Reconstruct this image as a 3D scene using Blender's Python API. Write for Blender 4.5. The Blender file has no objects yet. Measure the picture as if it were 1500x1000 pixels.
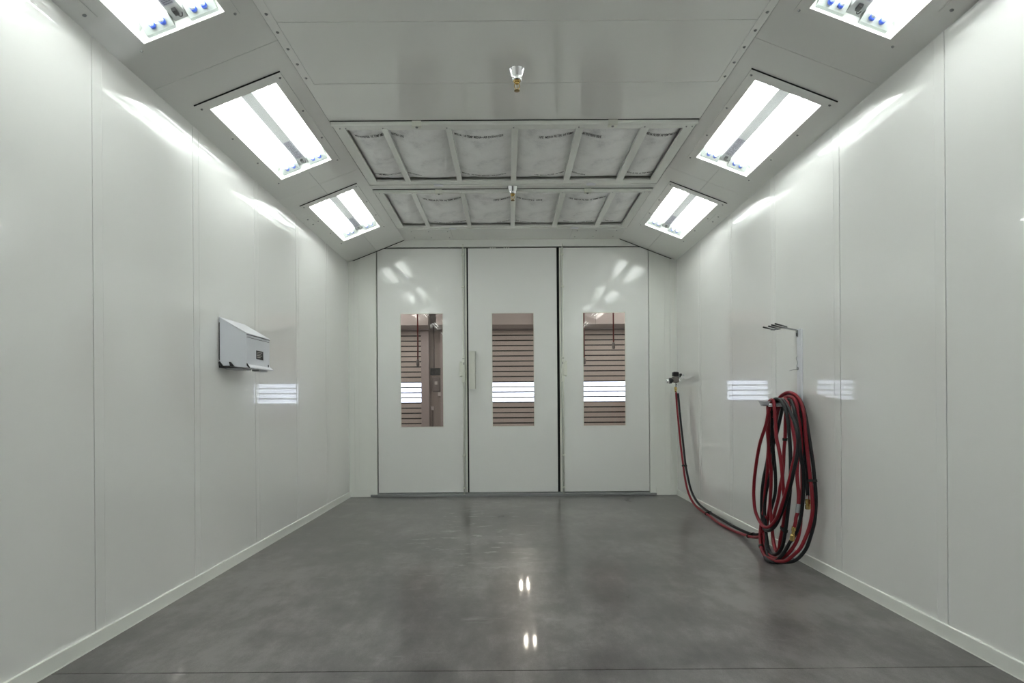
import bpy, bmesh, math, random
from mathutils import Vector, Matrix, noise
random.seed(7)
PI = math.pi
C = bpy.context.scene.collection
# room measures in metres: camera at x = 0, y = 0; y runs into the booth
CH, WL, WR, HW, HC, CL, CR, ZB = 1.1991, 2.0799, 2.205, 3.0609, 3.3505, 1.3437, 1.4682, 7.5809
YR = -2.3      # rear end of the booth, behind the camera

# ------------------------------------------------------------------ materials
def new_mat(name):
    m = bpy.data.materials.new(name); m.use_nodes = True
    nt = m.node_tree; b = nt.nodes['Principled BSDF']
    return m, nt, b
def plain(name, col, rough=.5, metal=0., coat=0., spec=.5):
    m, nt, b = new_mat(name)
    b.inputs['Base Color'].default_value = (*col, 1)
    b.inputs['Roughness'].default_value = rough
    b.inputs['Metallic'].default_value = metal
    b.inputs['Coat Weight'].default_value = coat
    b.inputs['Coat Roughness'].default_value = .05
    b.inputs['Specular IOR Level'].default_value = spec
    return m
def tex(nt, scale, detail=3, rough=.5, dim=None, stretch=None):
    t = nt.nodes.new('ShaderNodeTexNoise'); t.inputs['Scale'].default_value = scale
    t.inputs['Detail'].default_value = detail; t.inputs['Roughness'].default_value = rough
    c = nt.nodes.new('ShaderNodeTexCoord')
    if stretch:
        mp = nt.nodes.new('ShaderNodeMapping'); mp.inputs['Scale'].default_value = stretch
        nt.links.new(c.outputs['Object'], mp.inputs['Vector']); nt.links.new(mp.outputs['Vector'], t.inputs['Vector'])
    else:
        nt.links.new(c.outputs['Object'], t.inputs['Vector'])
    return t
def ramp(nt, src, stops):
    r = nt.nodes.new('ShaderNodeValToRGB'); nt.links.new(src, r.inputs['Fac'])
    e = r.color_ramp.elements
    e[0].position, e[0].color = stops[0][0], (*stops[0][1], 1)
    e[1].position, e[1].color = stops[-1][0], (*stops[-1][1], 1)
    for p, c in stops[1:-1]:
        k = e.new(p); k.color = (*c, 1)
    return r
def enamel(name, col, wave=.004, rough=.3, coat_r=.04, wscale=1.1, coat=1.0, ior=1.5):
    """white baked enamel on sheet metal: matt colour under a glossy coat, very slightly wavy"""
    m, nt, b = new_mat(name)
    b.inputs['Base Color'].default_value = (*col, 1)
    b.inputs['Roughness'].default_value = rough
    b.inputs['Specular IOR Level'].default_value = .6
    b.inputs['Coat Weight'].default_value = coat
    b.inputs['Coat IOR'].default_value = ior
    b.inputs['Coat Roughness'].default_value = coat_r
    t = tex(nt, wscale, 1.5, .4)
    bp = nt.nodes.new('ShaderNodeBump'); bp.inputs['Strength'].default_value = 1; bp.inputs['Distance'].default_value = wave
    nt.links.new(t.outputs['Fac'], bp.inputs['Height'])
    nt.links.new(bp.outputs['Normal'], b.inputs['Coat Normal'])
    return m
def emit(name, col, s):
    m, nt, b = new_mat(name)
    b.inputs['Base Color'].default_value = (*col, 1)
    b.inputs['Emission Color'].default_value = (*col, 1); b.inputs['Emission Strength'].default_value = s
    return m
def pane(name, tint, ior=1.5, gr=0.0):
    """thin sheet of glass: clear, mirroring by Fresnel"""
    m = bpy.data.materials.new(name); m.use_nodes = True; nt = m.node_tree; nt.nodes.clear()
    o = nt.nodes.new('ShaderNodeOutputMaterial'); mix = nt.nodes.new('ShaderNodeMixShader')
    f = nt.nodes.new('ShaderNodeFresnel')
    ge = nt.nodes.new('ShaderNodeNewGeometry'); mr = nt.nodes.new('ShaderNodeMapRange')   # a thin sheet reflects alike from both its faces
    mr.inputs['To Min'].default_value = ior; mr.inputs['To Max'].default_value = 1/ior
    nt.links.new(ge.outputs['Backfacing'], mr.inputs['Value']); nt.links.new(mr.outputs['Result'], f.inputs['IOR'])
    tr = nt.nodes.new('ShaderNodeBsdfTransparent'); tr.inputs['Color'].default_value = (*tint, 1)
    g = nt.nodes.new('ShaderNodeBsdfGlossy'); g.inputs['Roughness'].default_value = gr
    nt.links.new(f.outputs[0], mix.inputs[0]); nt.links.new(tr.outputs[0], mix.inputs[1]); nt.links.new(g.outputs[0], mix.inputs[2])
    nt.links.new(mix.outputs[0], o.inputs[0])
    return m

WHITE = (.785, .785, .77)
M = {}
M['wall'] = enamel('white_wall_enamel', WHITE, .0013, .22, .015, .8)
M['ceil'] = enamel('white_ceiling_enamel', (.82, .825, .795), .0010, .4, .025, .7, 1, 2.0)
M['door'] = enamel('white_door_enamel', (.79, .795, .775), .0004, .4, .045, .8, .9)
M['trim'] = enamel('white_trim_enamel', (.80, .81, .77), .0005, .4, .12, 2, .6)
M['rod'] = plain('pale_rod_paint', (.74, .75, .68), .35)
M['box'] = plain('cool_white_powder_coat', (.72, .74, .80), .3, 0, .4)
M['rail'] = plain('bright_white_rail', (.74, .75, .80), .3, 0, .3)
M['black'] = plain('black_plastic', (.012, .012, .014), .4)
M['gasket'] = plain('black_rubber_and_gap_shade', (.012, .014, .012), .7)
M['grey_metal'] = plain('brushed_grey_metal', (.32, .33, .34), .35, .9)
M['sill'] = plain('galvanised_sill', (.30, .31, .315), .4, .5)
M['chrome'] = plain('chrome', (.82, .82, .84), .08, 1)
M['brass'] = plain('brass', (.70, .50, .18), .22, 1)
M['dark_brass'] = plain('dull_brass', (.28, .20, .10), .4, .9)
M['screw'] = plain('zinc_screw', (.30, .31, .31), .35, .8)
M['red'] = plain('red_rubber_hose', (.215, .008, .017), .42, 0, 0, .35)
M['blackhose'] = plain('black_rubber_hose', (.012, .014, .016), .45, 0, 0, .3)
M['label'] = plain('silver_label', (.25, .25, .29), .5)
M['print'] = plain('grey_print', (.09, .09, .12), .6)
M['blue'] = plain('blue_lamp_cap', (.05, .12, .62), .4)
M['reflector'] = plain('white_reflector', (.86, .88, .86), .35)
M['ballast'] = plain('grey_white_ballast_cover', (.30, .31, .31), .5)
M['holder'] = plain('pale_lamp_holder', (.42, .45, .43), .5)
M['tube'] = emit('lit_fluorescent_tube', (.98, 1.0, .99), 14)
M['glass_lamp'] = pane('lamp_cover_glass', (.97, .98, .97), 1.45)
M['glass_door'] = pane('window_glass', (.86, .86, .86), 1.5)
M['print_black'] = plain('black_ink', (.03, .03, .03), .8)
M['slat'] = plain('beige_roller_slat', (.50, .44, .40), .45)
M['hood'] = plain('beige_hood_sheet', (.42, .37, .35), .32, 0, .2)
M['shopwall'] = plain('beige_shop_wall', (.30, .26, .235), .7)
M['shopdark'] = plain('dark_shop_roof', (.10, .09, .085), .8)
M['guide'] = plain('grey_beige_guide', (.36, .31, .30), .45)
M['acrylic'] = pane('clear_slat_acrylic', (.95, .96, 1.0), 1.49)
M['shoplamp'] = emit('lit_shop_lamp', (1, .93, .80), 420)
M['strip'] = emit('added_strip_glow', (1, .93, .86), 115)
M['redcord'] = plain('dark_red_cord', (.22, .035, .03), .5)
M['ctrl'] = plain('brown_grey_control_box', (.16, .14, .13), .5)
M['pale'] = plain('pale_plate', (.55, .52, .50), .5)
M['asphalt'] = plain('pale_paving', (.5, .5, .48), .9)

# concrete
m, nt, b = new_mat('polished_grey_concrete')
t1 = tex(nt, .9, 6, .62); t2 = tex(nt, 7, 8, .7, stretch=(1, .45, 1)); t3 = tex(nt, 160, 2, .6)
def math_node(op, a, c):
    n = nt.nodes.new('ShaderNodeMath'); n.operation = op
    for i, v in enumerate((a, c)):
        if isinstance(v, (int, float)): n.inputs[i].default_value = v
        else: nt.links.new(v, n.inputs[i])
    return n.outputs[0]
s = math_node('ADD', math_node('MULTIPLY', t1.outputs['Fac'], .55), math_node('ADD', math_node('MULTIPLY', t2.outputs['Fac'], .33), math_node('MULTIPLY', t3.outputs['Fac'], .12)))
r = ramp(nt, s, [(.42, (.064, .058, .058)), (.5, (.114, .105, .104)), (.58, (.190, .179, .177))])
t4 = tex(nt, 2.2, 4, .75, stretch=(.8, 2.2, 1)); t5 = tex(nt, .55, 2, .5)
sc = ramp(nt, math_node('ADD', math_node('MULTIPLY', t4.outputs['Fac'], .8), math_node('MULTIPLY', t5.outputs['Fac'], .2)), [(.60, (0, 0, 0)), (.72, (.5, .5, .5))])
mx = nt.nodes.new('ShaderNodeMix'); mx.data_type = 'RGBA'
nt.links.new(sc.outputs['Color'], mx.inputs['Factor']); nt.links.new(r.outputs['Color'], mx.inputs['A']); mx.inputs['B'].default_value = (.30, .30, .295, 1)
nt.links.new(mx.outputs['Result'], b.inputs['Base Color'])
# pale scuffs dragged across the slab in front of the doors
gc = nt.nodes.new('ShaderNodeTexCoord'); gm = nt.nodes.new('ShaderNodeMapping'); gm.inputs['Location'].default_value = (.42, -2.55, 0); gm.inputs['Scale'].default_value = (1.3, .47, 1)
gg = nt.nodes.new('ShaderNodeTexGradient'); gg.gradient_type = 'SPHERICAL'
nt.links.new(gc.outputs['Object'], gm.inputs['Vector']); nt.links.new(gm.outputs['Vector'], gg.inputs['Vector'])
t6 = tex(nt, 9, 5, .7, stretch=(.5, 1.1, 1))
k = math_node('MULTIPLY', math_node('SUBTRACT', t6.outputs['Fac'], .57), math_node('MULTIPLY', gg.outputs['Fac'], 10))
k = math_node('MINIMUM', math_node('MAXIMUM', k, 0), .5)
m2 = nt.nodes.new('ShaderNodeMix'); m2.data_type = 'RGBA'
nt.links.new(k, m2.inputs['Factor']); nt.links.new(mx.outputs['Result'], m2.inputs['A']); m2.inputs['B'].default_value = (.42, .41, .39, 1)
nt.links.new(m2.outputs['Result'], b.inputs['Base Color'])
rr = nt.nodes.new('ShaderNodeMapRange'); nt.links.new(s, rr.inputs['Value'])
rr.inputs['From Min'].default_value = .35; rr.inputs['From Max'].default_value = .65
rr.inputs['To Min'].default_value = .26; rr.inputs['To Max'].default_value = .40
b.inputs['Coat Weight'].default_value = .35; b.inputs['Coat Roughness'].default_value = .055; b.inputs['Coat IOR'].default_value = 1.4
nt.links.new(rr.outputs['Result'], b.inputs['Roughness'])
b.inputs['Specular IOR Level'].default_value = .42
bp = nt.nodes.new('ShaderNodeBump'); bp.inputs['Distance'].default_value = .0006; bp.inputs['Strength'].default_value = .6
nt.links.new(t2.outputs['Fac'], bp.inputs['Height']); nt.links.new(bp.outputs['Normal'], b.inputs['Normal'])
M['concrete'] = m

# filter felt
m, nt, b = new_mat('grey_white_filter_felt')
t1 = tex(nt, 5, 5, .6); t2 = tex(nt, 90, 3, .7)
s = nt.nodes.new('ShaderNodeMath'); s.operation = 'MULTIPLY_ADD'; s.inputs[1].default_value = .35
nt.links.new(t2.outputs['Fac'], s.inputs[0]); nt.links.new(t1.outputs['Fac'], s.inputs[2])
r = ramp(nt, s.outputs[0], [(.44, (.70, .70, .70)), (.62, (.89, .89, .885)), (.82, (.95, .95, .945))])
nt.links.new(r.outputs['Color'], b.inputs['Base Color']); b.inputs['Roughness'].default_value = .95
b.inputs['Specular IOR Level'].default_value = .1
bp = nt.nodes.new('ShaderNodeBump'); bp.inputs['Distance'].default_value = .0015
nt.links.new(t2.outputs['Fac'], bp.inputs['Height']); nt.links.new(bp.outputs['Normal'], b.inputs['Normal'])
M['felt'] = m

# ------------------------------------------------------------------ mesh helpers
class MB:
    def __init__(self): self.bm = bmesh.new()
    def box(self, x0, x1, y0, y1, z0, z1, mat=None, bev=0):
        vs = [self.bm.verts.new(v) for v in ((x0,y0,z0),(x1,y0,z0),(x1,y1,z0),(x0,y1,z0),(x0,y0,z1),(x1,y0,z1),(x1,y1,z1),(x0,y1,z1))]
        fs = [self.bm.faces.new([vs[i] for i in q]) for q in ((3,2,1,0),(4,5,6,7),(0,1,5,4),(1,2,6,5),(2,3,7,6),(3,0,4,7))]
        if bev:
            es = list({e for f in fs for e in f.edges})
            r = bmesh.ops.bevel(self.bm, geom=es, offset=bev, segments=2, affect='EDGES', profile=.5)
            vs = list({v for v in r['verts']} | {v for v in vs if v.is_valid})
        if mat is not None:
            for v in vs: v.co = mat @ v.co
        return self
    def prism(self, pts, axis, a, b):
        """extrude a polygon (2D points) along an axis from a to b"""
        def mk(p, t):
            if axis == 'x': return (t, p[0], p[1])
            if axis == 'y': return (p[0], t, p[1])
            return (p[0], p[1], t)
        A = [self.bm.verts.new(mk(p, a)) for p in pts]; B = [self.bm.verts.new(mk(p, b)) for p in pts]
        n = len(pts)
        self.bm.faces.new(A[::-1]); self.bm.faces.new(B)
        for i in range(n): self.bm.faces.new((A[i], A[(i+1) % n], B[(i+1) % n], B[i]))
        return self
    def tube(self, pts, r, n=10, caps=True, smooth=True, radii=None):
        pts = [Vector(p) for p in pts]; rings = []
        up = None
        for i, p in enumerate(pts):
            t = (pts[min(i+1, len(pts)-1)] - pts[max(i-1, 0)]).normalized()
            if up is None:
                up = t.orthogonal().normalized()
            up = (up - t * up.dot(t))
            up = up.normalized() if up.length > 1e-6 else t.orthogonal().normalized()
            s = t.cross(up); rad = radii[i] if radii else r
            rings.append([self.bm.verts.new(p + rad*(math.cos(2*PI*k/n)*up + math.sin(2*PI*k/n)*s)) for k in range(n)])
        for a, b in zip(rings, rings[1:]):
            for k in range(n):
                f = self.bm.faces.new((a[k], a[(k+1) % n], b[(k+1) % n], b[k])); f.smooth = smooth
        if caps:
            self.bm.faces.new(rings[0][::-1]); self.bm.faces.new(rings[-1])
        return self
    def lathe(self, prof, n=24, center=(0,0,0), smooth=True):
        """profile of (radius, z) turned about z"""
        cx, cy, cz = center
        rings = [[self.bm.verts.new((cx + r*math.cos(2*PI*k/n), cy + r*math.sin(2*PI*k/n), cz + z)) for k in range(n)] for r, z in prof]
        for a, b in zip(rings, rings[1:]):
            for k in range(n):
                f = self.bm.faces.new((a[k], a[(k+1) % n], b[(k+1) % n], b[k])); f.smooth = smooth
        self.bm.faces.new(rings[0][::-1]); self.bm.faces.new(rings[-1])
        return self
    def xf(self, mat):
        bmesh.ops.transform(self.bm, matrix=mat, verts=self.bm.verts); return self
    def build(self, name, mat, parent=None, loc=None):
        bmesh.ops.recalc_face_normals(self.bm, faces=self.bm.faces)
        me = bpy.data.meshes.new(name); self.bm.to_mesh(me); self.bm.free()
        me.materials.append(mat)
        o = bpy.data.objects.new(name, me); C.objects.link(o)
        if loc is not None: o.location = loc
        if parent: o.parent = parent
        return o
def tag(o, label=None, cat=None, group=None, kind=None):
    if label: o['label'] = label
    if cat: o['category'] = cat
    if group: o['group'] = group
    if kind: o['kind'] = kind
    return o
def empty(name, loc=(0,0,0), label=None, cat=None, group=None):
    o = bpy.data.objects.new(name, None); C.objects.link(o); o.location = loc; o.empty_display_size = .1
    return tag(o, label, cat, group)
def struct(o): o['kind'] = 'structure'; return o
def copy_tree(o, parent=None):
    c = o.copy(); C.objects.link(c)
    if parent: c.parent = parent
    for ch in list(o.children): copy_tree(ch, c)
    return c
def recentre(o):
    """move an object's origin to the centre of its own geometry"""
    me = o.data; c = sum((v.co for v in me.vertices), Vector()) / len(me.vertices)
    me.transform(Matrix.Translation(-c)); o.location = o.location + c
    return o
def catmull(P, k=6):
    P = [Vector(p) for p in P]; out = []
    Q = [2*P[0]-P[1]] + P + [2*P[-1]-P[-2]]
    for i in range(1, len(Q)-2):
        a, b_, c, d = Q[i-1:i+3]
        for j in range(k):
            t = j/k
            out.append(.5*((2*b_) + (c-a)*t + (2*a-5*b_+4*c-d)*t*t + (3*b_-a-3*c+d)*t**3))
    out.append(P[-1]); return out
def text_bm(mb, s, w, h, fn, font_dx=0):
    """add flat lettering of width w and height h; fn maps (x, y) in 0..w, 0..h to a point"""
    cu = bpy.data.curves.new('lettering', 'FONT'); cu.body = s; cu.size = 1; cu.offset = .018; cu.resolution_u = 1
    o = bpy.data.objects.new('lettering', cu); C.objects.link(o)
    dg = bpy.context.evaluated_depsgraph_get(); me = bpy.data.meshes.new_from_object(o.evaluated_get(dg))
    xs = [v.co.x for v in me.vertices]; ys = [v.co.y for v in me.vertices]
    x0, x1, y0, y1 = min(xs), max(xs), min(ys), max(ys)
    vs = [mb.bm.verts.new(fn((v.co.x-x0)/(x1-x0)*w, (v.co.y-y0)/(y1-y0)*h)) for v in me.vertices]
    for p in me.polygons:
        try: mb.bm.faces.new([vs[i] for i in p.vertices])
        except ValueError: pass
    bpy.data.objects.remove(o); bpy.data.curves.remove(cu); bpy.data.meshes.remove(me)
RED=[
 [(2.060,4.582,0.816),(2.080,4.637,0.921),(2.100,4.643,1.073),(2.110,4.591,1.183),(2.120,4.531,1.236),(2.123,4.459,1.264),(2.127,4.379,1.273),(2.130,4.283,1.243),(2.129,4.211,1.183),(2.128,4.171,1.094),(2.126,4.156,0.992),(2.125,4.131,0.876),(2.124,4.107,0.767),(2.122,4.082,0.664),(2.121,4.063,0.580),(2.120,4.052,0.500),(2.110,4.034,0.432),(2.100,4.053,0.333),(2.070,4.051,0.253),(2.040,4.069,0.172),(2.010,4.116,0.108),(1.980,4.155,0.063),(1.960,4.229,0.041),(1.960,4.361,0.023),(1.970,4.470,0.015),(1.980,4.548,0.043),(2.000,4.618,0.080),(2.020,4.668,0.156),(2.040,4.682,0.257),(2.042,4.646,0.341),(2.043,4.636,0.430),(2.045,4.621,0.519),(2.047,4.594,0.631),(2.048,4.588,0.729),(2.050,4.578,0.843),(2.020,4.502,0.992),(1.990,4.428,1.126),(1.970,4.354,1.184),(1.965,4.298,1.214)],
 [(2.030,4.624,0.105),(2.010,4.543,0.039),(1.990,4.428,0.026),(1.990,4.326,0.035),(2.000,4.250,0.058),(2.020,4.187,0.114),(2.050,4.167,0.173),(2.070,4.157,0.229),(2.090,4.166,0.305),(2.100,4.175,0.372),(2.110,4.184,0.463),(2.120,4.193,0.580),(2.120,4.191,0.699),(2.110,4.173,0.824),(2.110,4.187,0.946),(2.110,4.215,1.069),(2.100,4.254,1.163),(2.100,4.325,1.218),(2.090,4.379,1.224),(2.090,4.457,1.183),(2.090,4.515,1.087),(2.090,4.564,0.925),(2.090,4.602,0.733),(2.080,4.607,0.543),(2.070,4.602,0.392),(2.060,4.628,0.257),(2.040,4.633,0.169),(2.030,4.624,0.105)],
 [(2.000,4.468,1.089),(1.990,4.445,1.168),(1.980,4.398,1.204),(1.975,4.347,1.217),(1.965,4.292,1.199),(1.960,4.271,1.144),(1.960,4.256,1.063),(1.960,4.243,0.944),(1.960,4.210,0.867),(1.965,4.191,0.789),(1.970,4.177,0.672),(1.975,4.178,0.593),(1.980,4.169,0.506),(1.990,4.187,0.405),(2.000,4.224,0.333),(2.000,4.247,0.269),(2.000,4.280,0.181),(2.000,4.302,0.115),(2.000,4.342,0.084),(2.020,4.418,0.107),(2.040,4.492,0.173),(2.050,4.537,0.296),(2.060,4.577,0.396),(2.050,4.536,0.531),(2.040,4.512,0.673),(2.020,4.494,0.781),(2.010,4.489,0.887),(2.000,4.481,0.993),(2.000,4.468,1.089)],
 [(1.960,4.355,1.163),(1.950,4.356,1.112),(1.950,4.392,1.029),(1.940,4.466,0.900),(1.942,4.529,0.779),(1.943,4.583,0.623),(1.945,4.603,0.544),(1.947,4.614,0.456),(1.948,4.594,0.351),(1.950,4.549,0.295),(1.945,4.482,0.266),(1.940,4.417,0.253),(1.943,4.365,0.259),(1.946,4.310,0.284),(1.949,4.236,0.343),(1.951,4.200,0.383),(1.954,4.147,0.471),(1.957,4.100,0.556),(1.960,4.045,0.669),(1.970,4.025,0.757),(1.980,4.012,0.834),(2.000,4.045,0.898),(2.020,4.104,0.961),(2.040,4.169,1.036),(2.050,4.209,1.104),(2.060,4.259,1.168),(2.070,4.316,1.208),(2.070,4.369,1.224),(2.060,4.414,1.209),(2.050,4.439,1.157),(2.030,4.430,1.079)],
 [(2.080,4.295,1.198),(2.070,4.306,1.183),(2.060,4.301,1.143),(2.050,4.292,1.067),(2.050,4.299,0.940),(2.053,4.324,0.837),(2.057,4.343,0.733),(2.060,4.368,0.643),(2.063,4.409,0.560),(2.067,4.451,0.460),(2.070,4.517,0.343),(2.080,4.576,0.245),(2.080,4.583,0.152),(2.060,4.511,0.078),(2.040,4.411,0.061)],
 [(2.110,4.488,1.193),(2.100,4.422,1.227),(2.100,4.369,1.239),(2.090,4.284,1.237),(2.090,4.233,1.215),(2.090,4.203,1.168),(2.090,4.185,1.084),(2.080,4.157,0.972),(2.070,4.143,0.851),(2.060,4.139,0.754),(2.050,4.124,0.668),(2.040,4.086,0.558),(2.030,4.069,0.484),(2.020,4.064,0.423),(2.013,4.070,0.388),(2.007,4.065,0.356),(2.000,4.069,0.321)],
 [(2.110,7.294,1.332),(2.110,7.249,1.113),(2.110,7.182,0.903),(2.110,7.116,0.679),(2.110,7.024,0.462),(2.100,6.926,0.318),(2.090,6.804,0.197),(2.090,6.691,0.111),(2.090,6.521,0.050),(2.090,6.313,0.027),(2.090,6.077,0.020),(2.070,5.802,0.014),(2.065,5.550,0.014),(2.079,5.320,0.014),(2.070,5.039,0.041),(2.060,4.888,0.063),(2.040,4.735,0.102),(2.030,4.661,0.141),(2.030,4.610,0.217),(2.040,4.606,0.299)],
]
BLACK=[
 [(2.150,4.655,1.138),(2.150,4.584,1.204),(2.150,4.493,1.248),(2.155,4.406,1.255),(2.160,4.323,1.231),(2.160,4.258,1.177),(2.160,4.215,1.093),(2.160,4.183,0.995),(2.158,4.143,0.875),(2.156,4.108,0.757),(2.154,4.083,0.639),(2.152,4.067,0.550),(2.150,4.064,0.465),(2.130,4.046,0.368),(2.110,4.050,0.277),(2.080,4.053,0.186),(2.050,4.070,0.126),(2.020,4.094,0.084),(2.000,4.148,0.055),(1.990,4.240,0.026),(1.958,4.290,0.014),(1.942,4.356,0.014),(1.983,4.513,0.014),(2.020,4.614,0.053),(2.040,4.665,0.123),(2.050,4.692,0.227),(2.060,4.726,0.332),(2.060,4.724,0.443),(2.060,4.697,0.569),(2.060,4.658,0.656),(2.060,4.607,0.771),(2.060,4.563,0.925),(2.050,4.526,1.087),(2.040,4.474,1.173)],
 [(2.020,4.453,1.141),(2.010,4.419,1.194),(2.000,4.352,1.222),(1.995,4.264,1.216),(1.990,4.196,1.181),(1.990,4.155,1.130),(1.990,4.126,1.057),(1.990,4.112,0.971),(1.990,4.099,0.875),(1.990,4.095,0.759),(1.990,4.099,0.638),(2.000,4.133,0.531),(2.000,4.156,0.430),(2.000,4.178,0.337),(2.000,4.199,0.269),(2.000,4.224,0.194),(2.000,4.268,0.118),(2.000,4.347,0.060),(2.010,4.454,0.040),(2.020,4.529,0.074),(2.030,4.580,0.153),(2.030,4.597,0.247),(2.040,4.630,0.349),(2.050,4.626,0.475),(2.060,4.586,0.600),(2.070,4.535,0.734),(2.060,4.522,0.874),(2.050,4.517,1.013),(2.020,4.453,1.141)],
 [(2.050,4.473,1.141),(2.030,4.395,1.199),(2.020,4.287,1.220),(2.020,4.222,1.193),(2.010,4.151,1.144),(2.000,4.083,1.092),(1.990,4.019,1.042),(1.980,3.970,0.969),(1.980,3.967,0.903),(1.970,3.967,0.815),(1.970,4.006,0.731),(1.970,4.038,0.656),(1.970,4.077,0.579),(1.970,4.123,0.499),(1.970,4.176,0.422),(1.970,4.230,0.352),(1.970,4.283,0.294),(1.970,4.352,0.246),(1.980,4.442,0.216),(2.000,4.548,0.209),(2.030,4.652,0.263),(2.040,4.686,0.355),(2.040,4.671,0.501),(2.050,4.648,0.625),(2.060,4.595,0.772),(2.070,4.521,0.885),(2.070,4.450,1.005),(2.060,4.377,1.116),(2.050,4.328,1.173)],
 [(2.140,4.507,1.182),(2.135,4.440,1.240),(2.130,4.360,1.252),(2.130,4.297,1.223),(2.129,4.255,1.173),(2.127,4.225,1.103),(2.126,4.202,0.985),(2.124,4.182,0.907),(2.123,4.161,0.810),(2.121,4.145,0.734),(2.120,4.130,0.667),(2.110,4.100,0.589),(2.110,4.095,0.537)],
 [(2.090,4.380,1.172),(2.085,4.326,1.213),(2.080,4.269,1.213),(2.070,4.213,1.173),(2.060,4.164,1.105),(2.060,4.135,1.022),(2.070,4.127,0.925),(2.080,4.130,0.813),(2.090,4.117,0.708),(2.090,4.114,0.592),(2.080,4.110,0.476),(2.070,4.116,0.383),(2.050,4.121,0.295),(2.030,4.165,0.212),(2.015,4.161,0.197),(2.000,4.196,0.133),(1.975,4.211,0.083),(1.960,4.257,0.039),(1.963,4.356,0.014),(2.000,4.503,0.038),(2.040,4.616,0.107),(2.070,4.650,0.236),(2.090,4.608,0.380),(2.100,4.575,0.482),(2.100,4.567,0.602),(2.100,4.583,0.729),(2.100,4.622,0.900),(2.090,4.585,1.059),(2.090,4.514,1.161)],
 [(2.130,7.278,1.319),(2.135,7.233,1.113),(2.140,7.183,0.902),(2.140,7.104,0.680),(2.140,7.027,0.462),(2.140,6.937,0.316),(2.135,6.820,0.194),(2.130,6.668,0.114),(2.130,6.502,0.064),(2.130,6.278,0.040),(2.130,5.968,0.030),(2.130,5.688,0.027),(2.130,5.417,0.025),(2.120,5.145,0.041),(2.110,4.979,0.066),(2.090,4.824,0.109),(2.070,4.701,0.170)],
]
TIES=[(2.05, 4.289, 0.926), (2.14, 4.079, 0.645), (2.0, 4.205, 0.268), (2.0, 4.593, 0.053), (2.125, 7.033, 0.42), (2.11, 6.134, 0.03), (2.08, 5.02, 0.045), (1.985, 4.434, 1.142)]
# ------------------------------------------------------------------ floor
mb = MB()
mb.box(-2.6, 2.7, 2.617, ZB+.1, -.2, 0); mb.box(-2.6, 2.7, YR-.1, 2.611, -.2, 0); mb.box(-2.6, 2.7, 2.60, 2.63, -.2, -.006)
mb.box(-12.3, 12.3, ZB+.1, 25.6, -.2, 0)
struct(mb.build('floor', M['concrete']))
mb = MB(); mb.box(-40, 40, 25.6, 90, -.25, -.05); struct(mb.build('ground', M['asphalt']))

# ------------------------------------------------------------------ side walls
P = .93
def side_wall(side):
    s = -1 if side == 'left' else 1
    X = -WL if side == 'left' else WR
    y1 = ZB; y0 = ZB - .9451
    edges = [(y0, y1)]
    while y0 > YR:
        edges.append((max(y0 - P, YR), y0)); y0 -= P
    bm = bmesh.new()
    g = .0028
    for k, (a, b) in enumerate(edges):
        a += g; b -= g if k else 0
        lean = (noise.noise(Vector((k*3.7, s*5.1, .3)))*.0012)
        nu, nv = 14, 18; grid = []
        for i in range(nu+1):
            u = i/nu; yy = a + (b-a)*u
            row = []
            for j in range(nv+1):
                v = j/nv; zz = .06 + (HW-.06)*v
                edge = min(1, 8*u, 8*(1-u))
                d = .0011*math.sin(PI*u)*math.sin(PI*v) + lean*(u-.5)
                d += .0003*noise.noise(Vector((yy*1.3, zz*.8, s*9)))
                row.append(bm.verts.new((X - s*d, yy, zz)))
            grid.append(row)
        for i in range(nu):
            for j in range(nv):
                f = bm.faces.new((grid[i][j], grid[i+1][j], grid[i+1][j+1], grid[i][j+1])); f.smooth = True
        # returned edges of the sheet
        for row in (grid[0], grid[-1]):
            back = [bm.verts.new((v.co.x + s*.02, v.co.y, v.co.z)) for v in row]; row = [bm.verts.new(v.co) for v in row]
            for j in range(nv): bm.faces.new((row[j], row[j+1], back[j+1], back[j]))
    o = MB(); o.bm.free(); o.bm = bm
    o.box(min(X+s*.012, X+s*.06), max(X+s*.012, X+s*.06), YR, ZB+.06, -.0, HW+.02)
    w = o.build('wall_'+side, M['wall']); struct(w)
    o = MB()
    for a, b in edges[1:]: o.box(min(X+s*.006, X+s*.014), max(X+s*.006, X+s*.014), b-.006, b+.006, .06, HW)
    o.build('seam_filler', M['print'], w)
    # raised rib pressed into each sheet beside its seam
    o = MB()
    for a, b in edges:
        b = a + .145
        o.box(min(X+s*.002, X-s*.0012), max(X+s*.002, X-s*.0012), b-.074, b-.071, .08, HW-.01)
    t = o.build('rib', M['wall'], w)
    o = MB(); o.box(min(X-s*.014, X+s*.01), max(X-s*.014, X+s*.01), YR, ZB, 0, .073, bev=.002)
    o.box(min(X-s*.014, X-s*.017), max(X-s*.014, X-s*.017), YR, ZB, 0, .004)
    struct(o.build('baseboard_'+side, M['trim']))
side_wall('left'); side_wall('right')

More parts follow.
